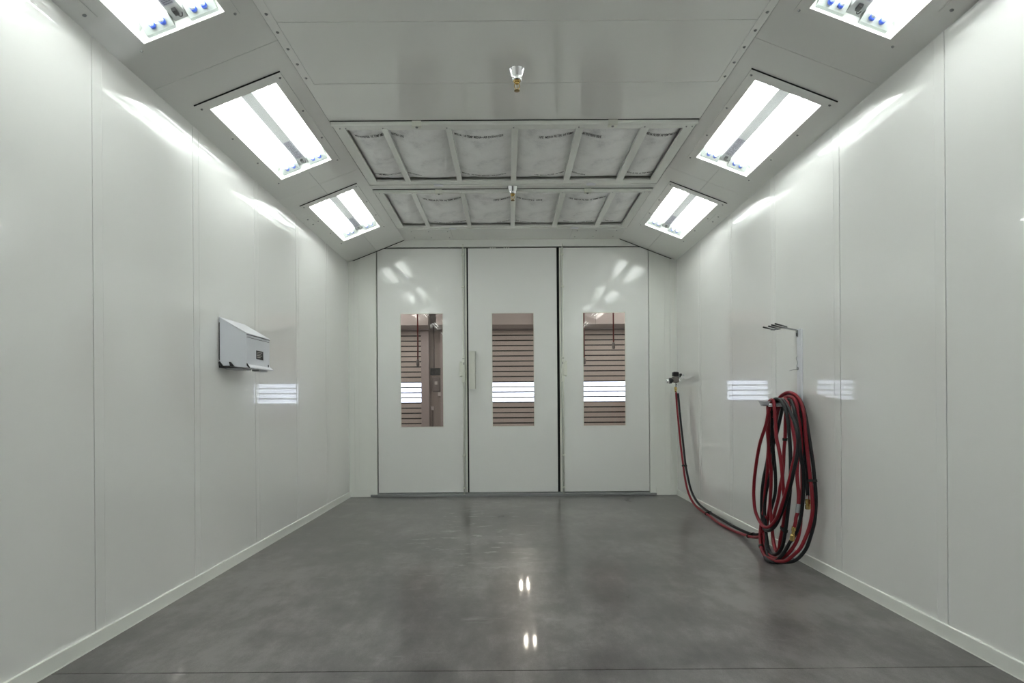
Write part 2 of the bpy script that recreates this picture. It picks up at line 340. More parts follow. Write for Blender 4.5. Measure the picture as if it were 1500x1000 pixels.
# ------------------------------------------------------------------ sloped sides of the ceiling
LS = .7914
def slope_mat(side, y=0., d=0.):
    if side == 'left':
        ux, uz = (WL-CL)/.7911, (HC-HW)/.7911
        m = Matrix(((ux,0,-uz,-WL),(0,1,0,0),(uz,0,ux,HW),(0,0,0,1)))
        return m @ Matrix.Translation((d, y, 0))
    ux, uz = (WR-CR)/.7917, (HC-HW)/.7917      # local x runs from the ridge to the wall
    m = Matrix(((ux,0,uz,WR),(0,1,0,0),(-uz,0,ux,HW),(0,0,0,1)))
    return m @ Matrix.Translation((-d, y, 0))
LY = [3.755 - 1.86*k for k in (-1, 0, 1, 2, 3)]     # near end of each lamp opening
HALF = .24
slopes = MB()
for side in ('left', 'right'):
    sg = 1 if side == 'left' else -1
    def sb(d0, d1, y0, y1, t0=0, t1=.012):
        a, b = sorted((sg*d0, sg*d1)); slopes.box(a, b, y0, y1, t0, t1, mat=slope_mat(side))
    g = .0015
    seams = [3.42 + 1.86*k for k in (-3, -2, -1, 0, 1)]
    bounds = [YR] + seams + [ZB]
    for lay in (0, 1):
        for a, b in zip(bounds, bounds[1:]):
            if lay: a2, b2 = a, b
            else: a2, b2 = a+g, b-g
            t0, t1 = (0, .010) if not lay else (.014, .022)
            ls = [y for y in LY if a2 < y+.6 < b2]
            if not ls: sb(0, LS, a2, b2, t0, t1); continue
            y = ls[0]
            for ya, yb in ((a2, y-.03), (y+1.21, b2)):
                if yb <= ya: continue
                if lay: sb(0, LS, ya, yb, t0, t1)
                elif ya > 4.9 or (ya > 5.2 and yb < 5.7): sb(0, .4025, ya, yb, t0, t1); sb(.4045, LS, ya, yb, t0, t1)
                else: sb(0, LS, ya, yb, t0, t1)
            sb(0, .404-HALF, y-.03, y+1.21, t0, t1); sb(.404+HALF, LS, y-.03, y+1.21, t0, t1)
# flat centre of the ceiling
cy = [YR, 2.62, 3.26, 3.888, 4.392]
for a, b in zip(cy, cy[1:]):
    slopes.box(-CL+.003, CR-.003, a+.002, b-.002, HC, HC+.012)
slopes.box(-CL-.01, CR+.01, YR, 4.392, HC+.014, HC+.03)
slopes.box(-CL-.004, CR+.004, 5.716, 5.792, HC, HC+.03)
slopes.box(-CL-.004, CR+.004, 7.10, ZB, HC, HC+.03)
for a, b in ((4.392, 5.716), (5.792, 7.10)):     # returns of the openings and the roof of the plenum
    slopes.box(-CL-.02, -CL-.004, a-.01, b+.01, HC-.002, HC+.5); slopes.box(CR+.004, CR+.02, a-.01, b+.01, HC-.002, HC+.5)
    slopes.box(-CL-.02, CR+.02, a-.012, a, HC+.012, HC+.5); slopes.box(-CL-.02, CR+.02, b, b+.012, HC+.012, HC+.5)
    slopes.box(-CL-.02, CR+.02, a-.02, b+.02, HC+.5, HC+.52)
ceiling = struct(slopes.build('ceiling', M['ceil']))

def screw(parent, loc, rot=None, r=.008, name='screw'):
    r *= .8
    mb = MB(); mb.lathe([(r*1.5, 0), (r*1.5, -.0015), (r, -.0022), (r*.85, -.006), (r*.4, -.0075)], 12)
    o = mb.build(name, M['screw'], parent); o.location = loc
    if rot is not None: o.rotation_euler = rot
    return o
# screwed joint strips along the ridges
for n, (xa, xb, sx, ys) in enumerate(((-CL, -1.285, -1.3125, 0), (1.4165, CR, 1.4415, .008))):
    mb = MB(); mb.box(xa+(.004 if n == 0 else 0), xb-(.004 if n else 0), YR, 3.884, HC-.004, HC+.0)
    t = struct(mb.build('trim_%d' % (n+1), M['ceil']))
    for k in range(9):
        screw(t, (sx, 3.81+ys-.1565*k, HC-.004))

# ------------------------------------------------------------------ lamps
def make_lamp():
    root = empty('light_fixture')
    # trim frame
    mb = MB(); a, b = .291, .2295       # outer and inner half width
    y0, y1, ya, yb = -.08, 1.235, 0, 1.18
    mb.box(-a, -b, y0, y1, -.007, 0); mb.box(b, a, y0, y1, -.007, 0)
    mb.box(-b, b, y0, ya, -.007, 0); mb.box(-b, b, yb, y1, -.007, 0)
    mb.build('trim_frame', M['ceil'], root)
    mb = MB(); mb.box(-a-.002, a+.002, y0-.004, y0, -.007, 0); mb.build('gasket', M['gasket'], root)
    mb = MB(); mb.box(-b-.006, b+.006, ya-.006, yb+.006, .001, .005); mb.build('cover_glass', M['glass_lamp'], root)
    # housing: open tray with sloped sides
    mb = MB(); d = .115; t = .004
    L0, L1 = -.022, 1.203; W = .236
    mb.prism([(-W, .006), (-W, d), (W, d), (W, .006), (W-t, .006), (W-t, d-.035), (W-.045, d-t), (-W+.045, d-t), (-W+t, d-.035), (-W+t, .006)], 'y', L0, L1)
    mb.box(-W, W, L0, L0+t, .006, d); mb.box(-W, W, L1, L1+t, .006, d)
    mb.build('housing', M['reflector'], root)
    # end trays that carry the lamp holders
    for ye, s in ((L0+t, 1), (L1, -1)):
        for xa, xb in ((-.20, -.045), (.045, .20)):
            mb = MB(); mb.prism([(ye, d-t), (ye, .030), (ye+s*.02, .030), (ye+s*.05, .075), (ye+s*.05, d-t)], 'x', xa, xb)
            mb.build('lamp_holder', M['holder'], root)
    mb = MB(); mb.prism([(-.048, d-t), (-.037, .062), (.037, .062), (.048, d-t)], 'y', L0+t, L1)
    cov = mb.build('ballast_cover', M['ballast'], root)
    mb = MB(); mb.box(-.030, .030, .80, 1.09, .0600, .0618); lb = mb.build('label', M['label'], root)
    mb = MB(); rnd = random.Random(3)
    for k in range(22):
        x = -.026; y = 1.08 - k*.0128
        while x < .02:
            w = rnd.uniform(.004, .014)
            if rnd.random() < .85: mb.box(x, min(x+w, .026), y-.0035, y+.0035, .0592, .0600)
            x += w + .003
    mb.build('print', M['print'], lb)
    mb = MB(); mb.box(-.012, .012, 1.115, 1.155, .044, .062, bev=.003); mb.tube(catmull([(0, 1.15, .05), (.008, 1.165, .045), (.018, 1.17, .05), (.026, 1.16, .06)]), .0028, 6)
    mb.build('plug', M['black'], root)
    for x in (-.143, -.087, .090, .146):
        tb = MB().tube([(x, .035, .048), (x, 1.125, .048)], .0125, 12).build('tube', M['tube'], root)
        for ye, s in ((1.15, 1), (.01, -1)):
            MB().tube([(x, ye-s*.026, .048), (x, ye-s*.004, .048)], .0128, 14).build('tube_end', M['reflector'], tb); MB().tube([(x, ye-s*.005, .048), (x, ye+s*.014, .048)], .0152, 14).build('cap', M['blue'], tb)
    for x in (-.270, .270):
        for k in range(4): screw(root, (x, -.03+.416*k, -.007), r=.007)
    return root
lamp0 = make_lamp()
WHERE = ['farthest, beside the doors', 'middle of the three in view', 'nearest, cut off by the picture edge', 'added out of view above the camera', 'added out of view behind the camera']  # the last two on each slope are unseen extras that light the booth
first = True
for side in ('left', 'right'):
    for k, y in enumerate(LY):
        o = lamp0 if first else copy_tree(lamp0)
        first = False
        o.matrix_world = slope_mat(side, y, .404)
        o['label'] = 'recessed tube light on the %s slope, %s' % (side, WHERE[k]); o['category'] = 'light'
        o['group'] = 'recessed lights on the %s ceiling slope' % side

# small cover plates on the slopes
for side in ('left', 'right'):
    sg = 1 if side == 'left' else -1
    for nm, (da, db, ya, yb, scr) in {'far': (.012, .104, 5.835, 6.09, [(.066, 5.88), (.067, 6.037)]), 'near': (.012, .100, 2.55, 2.826, [(.06, 2.79), (.06, 2.60)])}.items():
        m4 = slope_mat(side)
        mb = MB(); xa, xb = sorted((sg*da, sg*db)); mb.box(xa, xb, ya, yb, -.003, 0)
        o = mb.build('cover_plate', M['ceil']); o.matrix_world = m4
        tag(o, 'small screwed cover plate above the %s wall beside the %s light' % (side, 'farthest' if nm == 'far' else 'nearest'), 'cover plate', 'cover plates at the foot of the ceiling slopes')
        for d, y in scr: screw(o, (sg*d, y, -.003), r=.008)

# ------------------------------------------------------------------ hinged filter frames in the ceiling
BAYS = [(-1.252, -.972), (-.925, -.474), (-.428, .040), (.091, .543), (.600, 1.052), (1.114, 1.380)]
TXT1 = [('MEDIA FILTER  HI TEMP MED', .12, .98), ('EXITING SIDE', .0, .22), ('MEDIA   HI TEMP MEDIA—AIR EXITING SIDE', .02, .86), ('HFE  MEDIA FILTER  HI TEMP', .38, .99), ('AIR EXITING SIDE', .0, .36), ('MEDIA FILTER  HI TEMP MEDIA', .03, .97)]
TXT1b = [('HI TEMP MEDIA—AIR EXITING', .05, .97), ('AIR EXITING', .0, .28), ('MEDIA   HI TEMP MEDIA—AIR EXITING', .02, .9), ('HFE  MEDIA FILTER  HI TEMP', .38, .99), ('EXITING SIDE', .0, .30), ('MEDIA FILTER  HI TEMP MEDIA', .03, .97)]
TXT2 = [(None, 0, 0), ('HFE  MEDIA FILTER  HI TEMP MEDIA', .10, .98), ('HFE  MEDIA', .62, .99), ('AIR EXITING  SIDE', .02, .62), ('HFE  MEDIA FILTER  HI TEMP MEDIA', .12, .98), (None, 0, 0)]
TXT2b = [(None, 0, 0), ('HFE  MEDIA FILTER  HI TEMP MEDIA', .15, .98), ('HFE  MEDIA', .66, .99), ('AIR EXITING  SIDE', .02, .55), ('MEDIA FILTER  HI TEMP MEDIA', .15, .9), ('TEMP MED', .15, .55)]
ORD = ['leftmost', 'second from the left', 'just left of the centre bar', 'just right of the centre bar', 'second from the right', 'rightmost']
def bulge(x, y, x0, x1, ya, yb, seed):
    tx = (x-x0)/(x1-x0); ty = (y-ya)/(yb-ya)
    B = .050 if x1-x0 > .35 else .036
    fx = max(0, 1-abs(2*tx-1)**2.3); fy = max(0, 1-abs(2*ty-1)**5)
    n = noise.noise(Vector((x*5, y*5, seed)))*.006 + noise.noise(Vector((x*14, y*6, seed+4)))*.0025
    if seed == 1: n += .006*noise.noise(Vector((x*22, y*22, 2))) + .006*noise.noise(Vector((x*9, y*30, 6)))
    pl = .004*math.sin(x*42+seed)*max(0, 1-ty*7) * (1 if seed in (2, 5, 8) else .5)
    return HC + .040 - B*fx*fy + n*min(1, 8*tx, 8*(1-tx)) + pl
def frame(ya, yb, row, txa, txb, ta, tb):
    """ya..yb outside of the frame"""
    ba, bb = row
    root = empty('filter_frame', (.062, ya, HC), None)
    off = Vector((-.062, -ya, -HC))
    def part(nm, fn, mat=M['trim']):
        mb = MB(); fn(mb); mb.xf(Matrix.Translation(off)); return mb.build(nm, mat, root)
    z0, z1 = HC-.006, HC+.012
    part('front_rail', lambda m: (m.box(-1.337, 1.462, ya+.012, ba, z0, z1), m.box(-1.337, 1.462, ya-.001, ya+.032, HC-.030, z1, bev=.009)))
    part('back_rail', lambda m: (m.box(-1.337, 1.462, bb, yb-.03, z0, z1), m.box(-1.337, 1.462, yb-.026, yb-.006, z0-.006, z1)))
    part('side_rail', lambda m: m.box(-1.337, BAYS[0][0], ba, bb, z0, z1)); part('side_rail', lambda m: m.box(BAYS[5][1], 1.462, ba, bb, z0, z1))
    for i in range(5):
        part('cross_bar', lambda m: m.box(BAYS[i][1], BAYS[i+1][0], ba-.02, bb+.015, z0-.003, z1-.002))
    for x in (-.68, .808):
        lt = part('latch', lambda m: (m.box(x-.036, x+.036, ya-.014, ya-.001, HC-.046, HC-.004, bev=.003), m.box(x-.036, x+.036, ya-.006, ya+.024, HC-.046, HC-.036)), M['rod'])
        sc = MB(); sc.lathe([(.011, 0), (.011, -.004), (.005, -.008)], 10); sc.build('bolt', M['screw'], lt).location = Vector((x, ya+.006, HC-.046))+off
        part('hinge', lambda m: (m.box(x-.03, x+.06, yb-.035, yb+.0, HC-.014, HC-.006), m.box(x-.02, x+.03, yb-.05, yb-.035, HC-.012, HC-.006)), M['rail'])
    part('gap_shade_strip', lambda m: m.box(-1.335, 1.460, ya-.006, ya-.0015, HC-.004, HC+.010), M['gasket'])  # black strip standing in for the shadow gap along the front edge
    xs = [-1.29, -1.245, 1.395, 1.44] + [(BAYS[i][1]+BAYS[i+1][0])/2-.01 for i in range(5)]
    for x in xs: screw(root, Vector((x, ba-.035, z0-.003))+off, r=.005)
    for i, (x0, x1) in enumerate(BAYS):
        sd = i+1+(6 if ya > 5 else 0)
        xa, xb, fa, fb = x0-.012, x1+.012, ba-.012, bb+.012
        def sx(x): return x
        bm = bmesh.new(); nx, ny = 26, 46; G = []
        for a in range(nx+1):
            x = xa+(xb-xa)*a/nx; G.append([])
            for b in range(ny+1):
                y = fa+(fb-fa)*b/ny
                G[-1].append(bm.verts.new((x, y, bulge(x, y, xa, xb, fa, fb, sd))))
        for a in range(nx):
            for b in range(ny):
                f = bm.faces.new((G[a][b], G[a][b+1], G[a+1][b+1], G[a+1][b])); f.smooth = True
        T = [[bm.verts.new((xa+(xb-xa)*p, fa+(fb-fa)*q, HC+.07)) for q in (0, 1)] for p in (0, 1)]
        bm.faces.new((T[0][0], T[1][0], T[1][1], T[0][1]))
        bm.faces.new([G[a][0] for a in range(nx+1)] + [T[1][0], T[0][0]]); bm.faces.new([G[a][ny] for a in range(nx, -1, -1)] + [T[0][1], T[1][1]])
        bm.faces.new([G[0][b] for b in range(ny, -1, -1)] + [T[0][0], T[0][1]]); bm.faces.new([G[nx][b] for b in range(ny+1)] + [T[1][1], T[1][0]])
        o = MB(); o.bm.free(); o.bm = bm
        fo = recentre(o.build('air_filter', M['felt']))
        rowname = 'nearer' if ya < 5 else 'farther'
        tag(fo, 'grey felt filter pad in the %s frame, %s' % (rowname, ORD[i]), 'filter', 'filter pads in the %s ceiling frame' % rowname)
        for (s, p, q), ty, hh in ((txa[i], ta, .034), (txb[i], tb, .030)):
            if not s: continue
            mb = MB(); w = (x1-x0)*(q-p)
            text_bm(mb, s, w, hh, lambda u, v: (x0+(x1-x0)*p+u, ty+hh/2-v, bulge(x0+(x1-x0)*p+u, ty+hh/2-v, xa, xb, fa, fb, sd)-.004))
            mb.xf(Matrix.Translation(-fo.location)); mb.build('print', M['print_black'], fo)
    return root
tag(frame(4.40, 5.69, (4.53, 5.583), TXT1, TXT1b, 4.67, 5.45), 'hinged metal filter frame in the ceiling, the nearer and larger looking of two', 'frame', 'hinged ceiling filter frames')
tag(frame(5.80, 7.095, (5.91, 7.0), TXT2, TXT2b, 6.10, 6.87), 'hinged metal filter frame in the ceiling, the farther one beside the doors', 'frame', 'hinged ceiling filter frames')
# cover sheets and header joint at the far end of the ceiling
for n, (xa, xb) in enumerate(((-1.25, -.70), (.81, 1.40))):
    mb = MB(); mb.box(xa, xb, 7.14, 7.55, HC-.004, HC)
    o = mb.build('access_panel', M['ceil'])
    tag(o, 'flat screwed ceiling sheet beyond the filters, %s of two' % ('left' if n == 0 else 'right'), 'panel', 'screwed ceiling sheets above the doors')
    for x in (xa+.06, (xa+xb)/2, xb-.04):
        for y in (7.20, 7.46): screw(o, (x, y, HC-.004), r=.006)

# ------------------------------------------------------------------ sprinklers
def sprinkler(loc, label):
    root = empty('sprinkler', loc, label, 'sprinkler', 'ceiling sprinklers')
    MB().lathe([(.051, 0), (.0535, -.002), (.052, -.006), (.034, -.050), (.031, -.054), (.031, -.066), (.026, -.074), (.0, -.074)][:-1], 28).build('escutcheon', M['chrome'], root)
    MB().lathe([(.022, -.07), (.022, -.082), (.014, -.084), (.012, -.092), (.006, -.094)], 6, smooth=False).build('head', M['brass'], root)
    mb = MB()
    for s in (-1, 1): mb.tube(catmull([(s*.012, 0, -.088), (s*.016, 0, -.105), (s*.010, 0, -.122), (0, 0, -.130)]), .0032, 8)
    mb.tube([(0, 0, -.088), (0, 0, -.128)], .0025, 8); mb.build('frame_arm', M['brass'], root)
    bm = MB(); bm.lathe([(.004, -.128), (.005, -.134), (.018, -.135), (.018, -.138), (.004, -.139)], 16); bm.build('deflector', M['dark_brass'], root)
    return root
sprinkler((.070, 3.735, HC), 'chrome and brass ceiling sprinkler in front of the filter frames')
sprinkler((.058, 5.745, HC-.0), 'chrome and brass ceiling sprinkler between the two filter frames')

# ------------------------------------------------------------------ end wall
Y = ZB
mb = MB()
mb.box(-WL-.1, -1.716, Y, Y+.06, 0, 3.5); mb.box(1.846, WR+.1, Y, Y+.06, 0, 3.5)
mb.box(-1.716, 1.846, Y, Y+.06, 3.256, 3.5)
mb.box(-WL, -2.006, Y-.008, Y, 0, HW+.02); mb.box(-1.956, -1.950, Y-.004, Y, .088, 3.09); mb.box(-1.786, -1.718, Y-.006, Y, 0.02, 3.16)
mb.box(2.118, WR, Y-.008, Y, 0, HW+.02); mb.box(2.05, 2.056, Y-.004, Y, .088, 3.09); mb.box(1.848, 1.912, Y-.006, Y, 0.02, 3.16)
struct(mb.build('wall_end', M['trim']))
mb = MB(); mb.box(-2.006, -1.80, Y-.012, Y, 0, .086); mb.box(1.925, 2.118, Y-.012, Y, 0, .086); struct(mb.build('baseboard_end', M['trim']))
mb = MB()     # closing strips on the ends of the slopes
for a, b in (((-WL, HW), (-CL, HC)), ((WR, HW), (CR, HC))):
    mb.prism([(a[0], a[1]-.008), (b[0], b[1]-.008), (b[0], b[1]+.004), (a[0], a[1]+.004)], 'y', Y-.003, Y+.002)
struct(mb.build('trim_3', M['gasket']))
mb = MB(); mb.box(-1.80, 1.925, Y-.035, Y+.09, 0, .030, bev=.003); mb.box(-1.716, 1.846, Y-.0, Y+.06, .03, .044)
struct(mb.build('trim_4', M['sill']))
mb = MB()     # black rubber seals behind the door gaps
for xa, xb in ((-1.73, -1.68), (-.575, -.49), (.62, .72), (1.82, 1.86)): mb.box(xa, xb, Y+.045, Y+.058, .03, 3.27)
mb.box(-1.73, 1.86, Y+.045, Y+.058, 3.215, 3.27); mb.box(-1.73, 1.86, Y+.046, Y+.058, .03, .07)
struct(mb.build('trim_5', M['gasket']))
WZ = (.905, 2.393)
def door(n, xa, xb, wa, wb, flange, side):
    mb = MB(); z0, z1 = .052, 3.238; y0, y1 = Y+.004, Y+.044
    mb.box(xa, wa, y0, y1, z0, z1); mb.box(wb, xb, y0, y1, z0, z1)
    mb.box(wa, wb, y0, y1, z0, WZ[0]); mb.box(wa, wb, y0, y1, WZ[1], z1)
    o = struct(mb.build('door_%d' % n, M['door']))
    if flange:
        mb = MB(); mb.box(flange[0], flange[1], Y-.001, Y+.02, z0, z1); mb.build('edge_flange', M['rod'], o)
    mb = MB(); f = .007
    for a in ((wa, wa+f, WZ[0], WZ[1]), (wb-f, wb, WZ[0], WZ[1]), (wa, wb, WZ[0], WZ[0]+f), (wa, wb, WZ[1]-f, WZ[1])): mb.box(a[0], a[1], y0-.003, y0+.012, a[2], a[3])
    mb.build('glazing_bead', M['rod'], o)
    mb = MB(); mb.box(wa, wb, y0+.013, y0+.018, WZ[0], WZ[1]); mb.build('window_pane', M['glass_door'], o)
    if side:
        x = -.580 if side < 0 else .716
        mb = MB(); mb.tube([(x, Y-.018, .004), (x, Y-.018, 3.285)], .0095, 10); rod = mb.build('bolt_rod', M['rod'], o)
        for z in (3.15, 2.73, .53, .11):
            mb = MB(); mb.box(x-.018, x+.018, Y-.034, Y+.004, z-.012, z+.012, bev=.002); mb.build('rod_guide', M['rod'], o)
            for s in (-.010, .010):
                mb = MB(); mb.box(x-.021, x-.016, Y-.02, Y-.012, z+s-.003, z+s+.003); mb.build('pin', M['screw'], rod)
        s = side
        mb = MB(); mb.box(min(x+s*.018-.018, x+s*.018+.018), max(x+s*.018-.018, x+s*.018+.018), Y-.042, Y+.004, 1.57, 1.745, bev=.004)
        mb.box(x-.02, x+.02, Y-.036, Y+.004, 1.485, 1.66, bev=.003)
        mb.box(x-.015, x+.015, Y-.034, Y+.004, 1.66, 1.815, bev=.002)
        mb.box(min(x+s*.03, x+s*.052), max(x+s*.03, x+s*.052), Y-.03, Y+.004, 1.56, 1.76, bev=.003)
        lt = mb.build('latch', M['rod'], o)
        mb = MB(); mb.box(x-.010, x+.010, Y-.0355, Y-.033, 1.715, 1.745); mb.box(x-.013, x+.013, Y-.0355, Y-.033, 1.79, 1.798); mb.lathe([(.007, -.002), (.007, .002)], 10, (0, 0, 0)); 
        mb2 = mb.build('latch_slot', M['screw'], lt)
    return o
door(1, -1.702, -.562, -1.409, -.845, (-.558, -.536), -1)
d2 = door(2, -.516, .642, -.212, .343, None, 0)
mb = MB(); x0, x1, z0, z1, yy = -.502, -.423, 1.396, 1.887, Y-.075
mb.box(x0, x1, yy, yy+.004, z0, z1); mb.box(x1-.004, x1, yy, Y+.004, z0, z1); mb.box(x0, x0+.004, yy, Y+.004, z0, z1); mb.box(x0, x1, yy, Y+.004, z1-.004, z1)
mb.box(x0+.01, x1-.01, yy+.02, yy+.03, z0+.01, z1-.01)
mb.build('handle_cover', M['rod'], d2)
door(3, .702, 1.838, .979, 1.539, (.676, .699), 1)
# hanger hole marks on the header
mb = MB()
for x in (-.22, -.19, -.16, -.04, -.01, .02): mb.box(x-.008, x+.008, Y+.0, Y+.046, 3.238, 3.250)
struct(mb.build('trim_6', M['rod']))
# rear end of the booth, behind the camera
mb = MB(); mb.box(-WL-.1, WR+.1, YR-.06, YR, 0, 3.6); struct(mb.build('wall_rear', M['trim']))

# ------------------------------------------------------------------ box on the left wall
X0 = -WL
root = empty('wall_box', (X0, 4.36, 1.46), 'white metal wall box with sloping lid and small black label, on the left wall', 'box')
inv = Matrix.Translation((-X0, -4.36, -1.46))
def bp_(nm, fn, mat, par=None):
    m_ = MB(); fn(m_); m_.xf(inv); return m_.build(nm, mat, par or root)
xb, xf, ya, yb = -2.068, -1.876, 4.168, 4.566
bp_('body', lambda m: m.prism([(xb, 1.492), (xf, 1.476), (xf, 1.716), (xb, 1.832)], 'y', ya, yb), M['box'])
bp_('lid', lambda m: m.prism([(xb-.004, 1.834), (xf+.005, 1.717), (xf+.005, 1.722), (xb-.004, 1.841)], 'y', ya-.003, yb+.003), M['rail'])
bp_('seam', lambda m: (m.box(xf-.001, xf+.001, ya+.004, yb-.004, 1.6935, 1.6965), m.box(xf-.001, xf+.003, ya+.002, yb, 1.7125, 1.716)), M['print'])
bp_('back_plate', lambda m: m.box(X0+.0005, xb-.006, ya+.01, yb-.01, 1.475, 1.80), M['black'])
bp_('mounting_tab', lambda m: (m.box(X0+.0005, xb, ya-.006, ya+.02, 1.80, 1.826), m.box(X0+.0005, xb, ya-.006, ya+.02, 1.50, 1.53)), M['chrome'])
bp_('black_bracket', lambda m: m.prism([(xb+.002, 1.520), (xb+.026, 1.4885), (xb+.078, 1.4885), (xb+.070, 1.516), (xb+.080, 1.516), (xb+.106, 1.484), (xb+.030, 1.480), (xb+.016, 1.484), (xb-.004, 1.510)], 'y', ya-.014, ya-.001), M['black'])
bp_('front_lip', lambda m: (m.prism([(xf, 1.500), (xf+.004, 1.500), (xf+.026, 1.478), (xf+.024, 1.472), (xf, 1.482)], 'y', ya+.003, yb+.012)), M['rail'])
bp_('lip_end', lambda m: (m.prism([(xf+.0, 1.506), (xf+.004, 1.506), (xf+.024, 1.474), (xf+.018, 1.472), (xf, 1.490)], 'y', ya-.002, ya+.003)), M['black'])
bp_('underside_slot', lambda m: (m.box(xb+.03, xf-.04, ya+.03, ya+.16, 1.462, 1.474), m.box(xf-.05, xf+.0, ya+.2, yb-.04, 1.460, 1.474)), M['grey_metal'])
pl_ = bp_('label', lambda m: m.box(xf, xf+.002, 4.327, 4.446, 1.548, 1.612), M['black'])
bp_('print', lambda m: [m.box(xf+.002, xf+.0025, 4.337, 4.337+w, z, z+.005) for w, z in ((.09, 1.598), (.07, 1.586), (.085, 1.574), (.06, 1.561))], M['pale'], pl_)
bp_('catch', lambda m: m.box(xf, xf+.004, yb-.03, yb-.022, 1.50, 1.518), M['black'])

# ------------------------------------------------------------------ hanger rail and spray gun holder on the right wall
X1 = WR
root = empty('hose_hanger', (X1, 4.36, 1.19), 'white upright rail on the right wall with a saddle carrying the coiled hoses', 'hanger')
inv = Matrix.Translation((-X1, -4.36, -1.19))
bp_('rail', lambda m: m.box(X1-.016, X1-.0002, 4.335, 4.395, 1.16, 1.75, bev=.002), M['rail'])
bp_('saddle', lambda m: m.prism([(4.295, 1.178), (4.30, 1.171), (4.365, 1.193), (4.43, 1.171), (4.435, 1.178), (4.365, 1.201)], 'x', X1-.276, X1-.016), M['grey_metal'])
bp_('saddle_lip', lambda m: (m.prism([(4.292, 1.170), (4.300, 1.166), (4.318, 1.186), (4.312, 1.192)], 'x', X1-.276, X1-.016)), M['rail'])
bp_('end_stop', lambda m: m.prism([(4.30, 1.178), (4.43, 1.178), (4.47, 1.212), (4.365, 1.203), (4.26, 1.21)], 'x', X1-.279, X1-.276), M['grey_metal'])
ch = bp_('chain', lambda m: m.tube(catmull([(X1-.022, 4.375, 1.545), (X1-.026, 4.385, 1.53), (X1-.022, 4.38, 1.51), (X1-.024, 4.37, 1.49), (X1-.026, 4.375, 1.475), (X1-.022, 4.385, 1.46)]), .0022, 6), M['grey_metal'])
bp_('hook', lambda m: (m.tube([Vector((X1-.022, 4.372, 1.452)) + Vector((0, .011*math.cos(a), .011*math.sin(a))) for a in [k*PI/6 for k in range(13)]], .003, 6), m.tube([(X1-.022, 4.37, 1.45), (X1-.07, 4.40, 1.437)], .0016, 6)), M['grey_metal'])
for y in (4.352, 4.378): bp_('screw', lambda m: m.lathe([(.004, 0), (.003, .003)], 8, (0, 0, 0)), M['screw']).matrix_local = Matrix.Translation((-.016, y-4.36, 1.375-1.19)) @ Matrix.Rotation(-PI/2, 4, 'Y')
root = empty('spray_gun_holder', (X1, 4.40, 1.71), 'metal arm with four black padded prongs above the hose rail on the right wall', 'holder')
inv = Matrix.Translation((-X1, -4.40, -1.71))
bp_('wall_bracket', lambda m: (m.box(X1-.020, X1-.016, 4.372, 4.40, 1.692, 1.744)), M['grey_metal'])
bp_('bracket_screw', lambda m: (m.box(X1-.022, X1-.020, 4.376, 4.394, 1.698, 1.722)), M['black'])
bp_('arm', lambda m: (m.prism([(X1-.016, 4.372), (X1-.016, 4.392), (2.005, 4.24), (1.99, 4.36), (1.975, 4.36), (1.985, 4.20), (2.01, 4.20)], 'z', 1.7385, 1.7435)), M['grey_metal'])
def prong(m, xa, ya_, xb_, yb_):
    a, b_ = Vector((xa, ya_, 1.746)), Vector((xb_, yb_, 1.746)); m.tube([a, a+(b_-a)*.5, b_], .0055, 8)
for (xa, ya_, xb_, yb_) in ((1.862, 4.225, 2.012, 4.38), (1.876, 4.170, 2.030, 4.325), (1.868, 4.105, 2.022, 4.262), (1.866, 4.045, 2.022, 4.205)):
    bp_('prong', lambda m: prong(m, xa, ya_, xb_, yb_), M['black'])
bp_('prong_link', lambda m: (m.tube([(2.012, 4.36, 1.746), (2.030, 4.325, 1.746)], (.0042), 8), m.tube([(2.022, 4.262, 1.746), (2.022, 4.205, 1.746)], (.0042), 8)), M['black'])

# ------------------------------------------------------------------ hoses
HR = .0125
root = empty('twin_air_hose', (2.05, 4.4, 0), 'red and black twin air hose coiled on the wall hanger, running to the corner valve', 'hose')
def hose_obj(root, chains, mat, nm):
    mb = MB()
    for c in chains: mb.tube(catmull(c, 7), HR, 10)
    mb.xf(Matrix.Translation(-root.location)); return mb.build(nm, mat, root)
hose_obj(root, RED, M['red'], 'red_hose')
def fitting(root, pts, prof, mat, nm):
    """turned fitting along a line: prof = [(fraction, radius)]"""
    a, b_ = Vector(pts[0]), Vector(pts[1]); mb = MB()
    P_ = [a+(b_-a)*f for f, r_ in prof]; R_ = [r_ for f, r_ in prof]
    mb.tube(P_, 0, 12, radii=R_, smooth=False); mb.xf(Matrix.Translation(-root.location)); return mb.build(nm, mat, root)
fitting(root, ((2.0, 4.071, .325), (1.99, 4.084, .222)), [(0, .013), (.02, .015), (.28, .015), (.30, .011), (.5, .011), (.52, .014), (.62, .017), (.95, .017), (1, .013)], M['brass'], 'brass_coupler')
fitting(root, (RED[5][-4], RED[5][-5]), [(0, .0145), (.05, .0148), (.95, .0148), (1, .0145)], M['grey_metal'], 'silver_sleeve')
root2 = root
hose_obj(root2, BLACK, M['blackhose'], 'black_hose')
e = Vector(BLACK[3][-1])
fitting(root2, (e+Vector((0, 0, .004)), e-Vector((0, 0, .022))), [(0, .0145), (1, .0145)], M['chrome'], 'steel_ferrule')
fitting(root2, (e-Vector((0, 0, .022)), e-Vector((0, 0, .095))), [(0, .012), (.05, .018), (.5, .018), (.52, .015), (.58, .015), (.6, .018), (.95, .018), (1, .013)], M['brass'], 'brass_coupler')
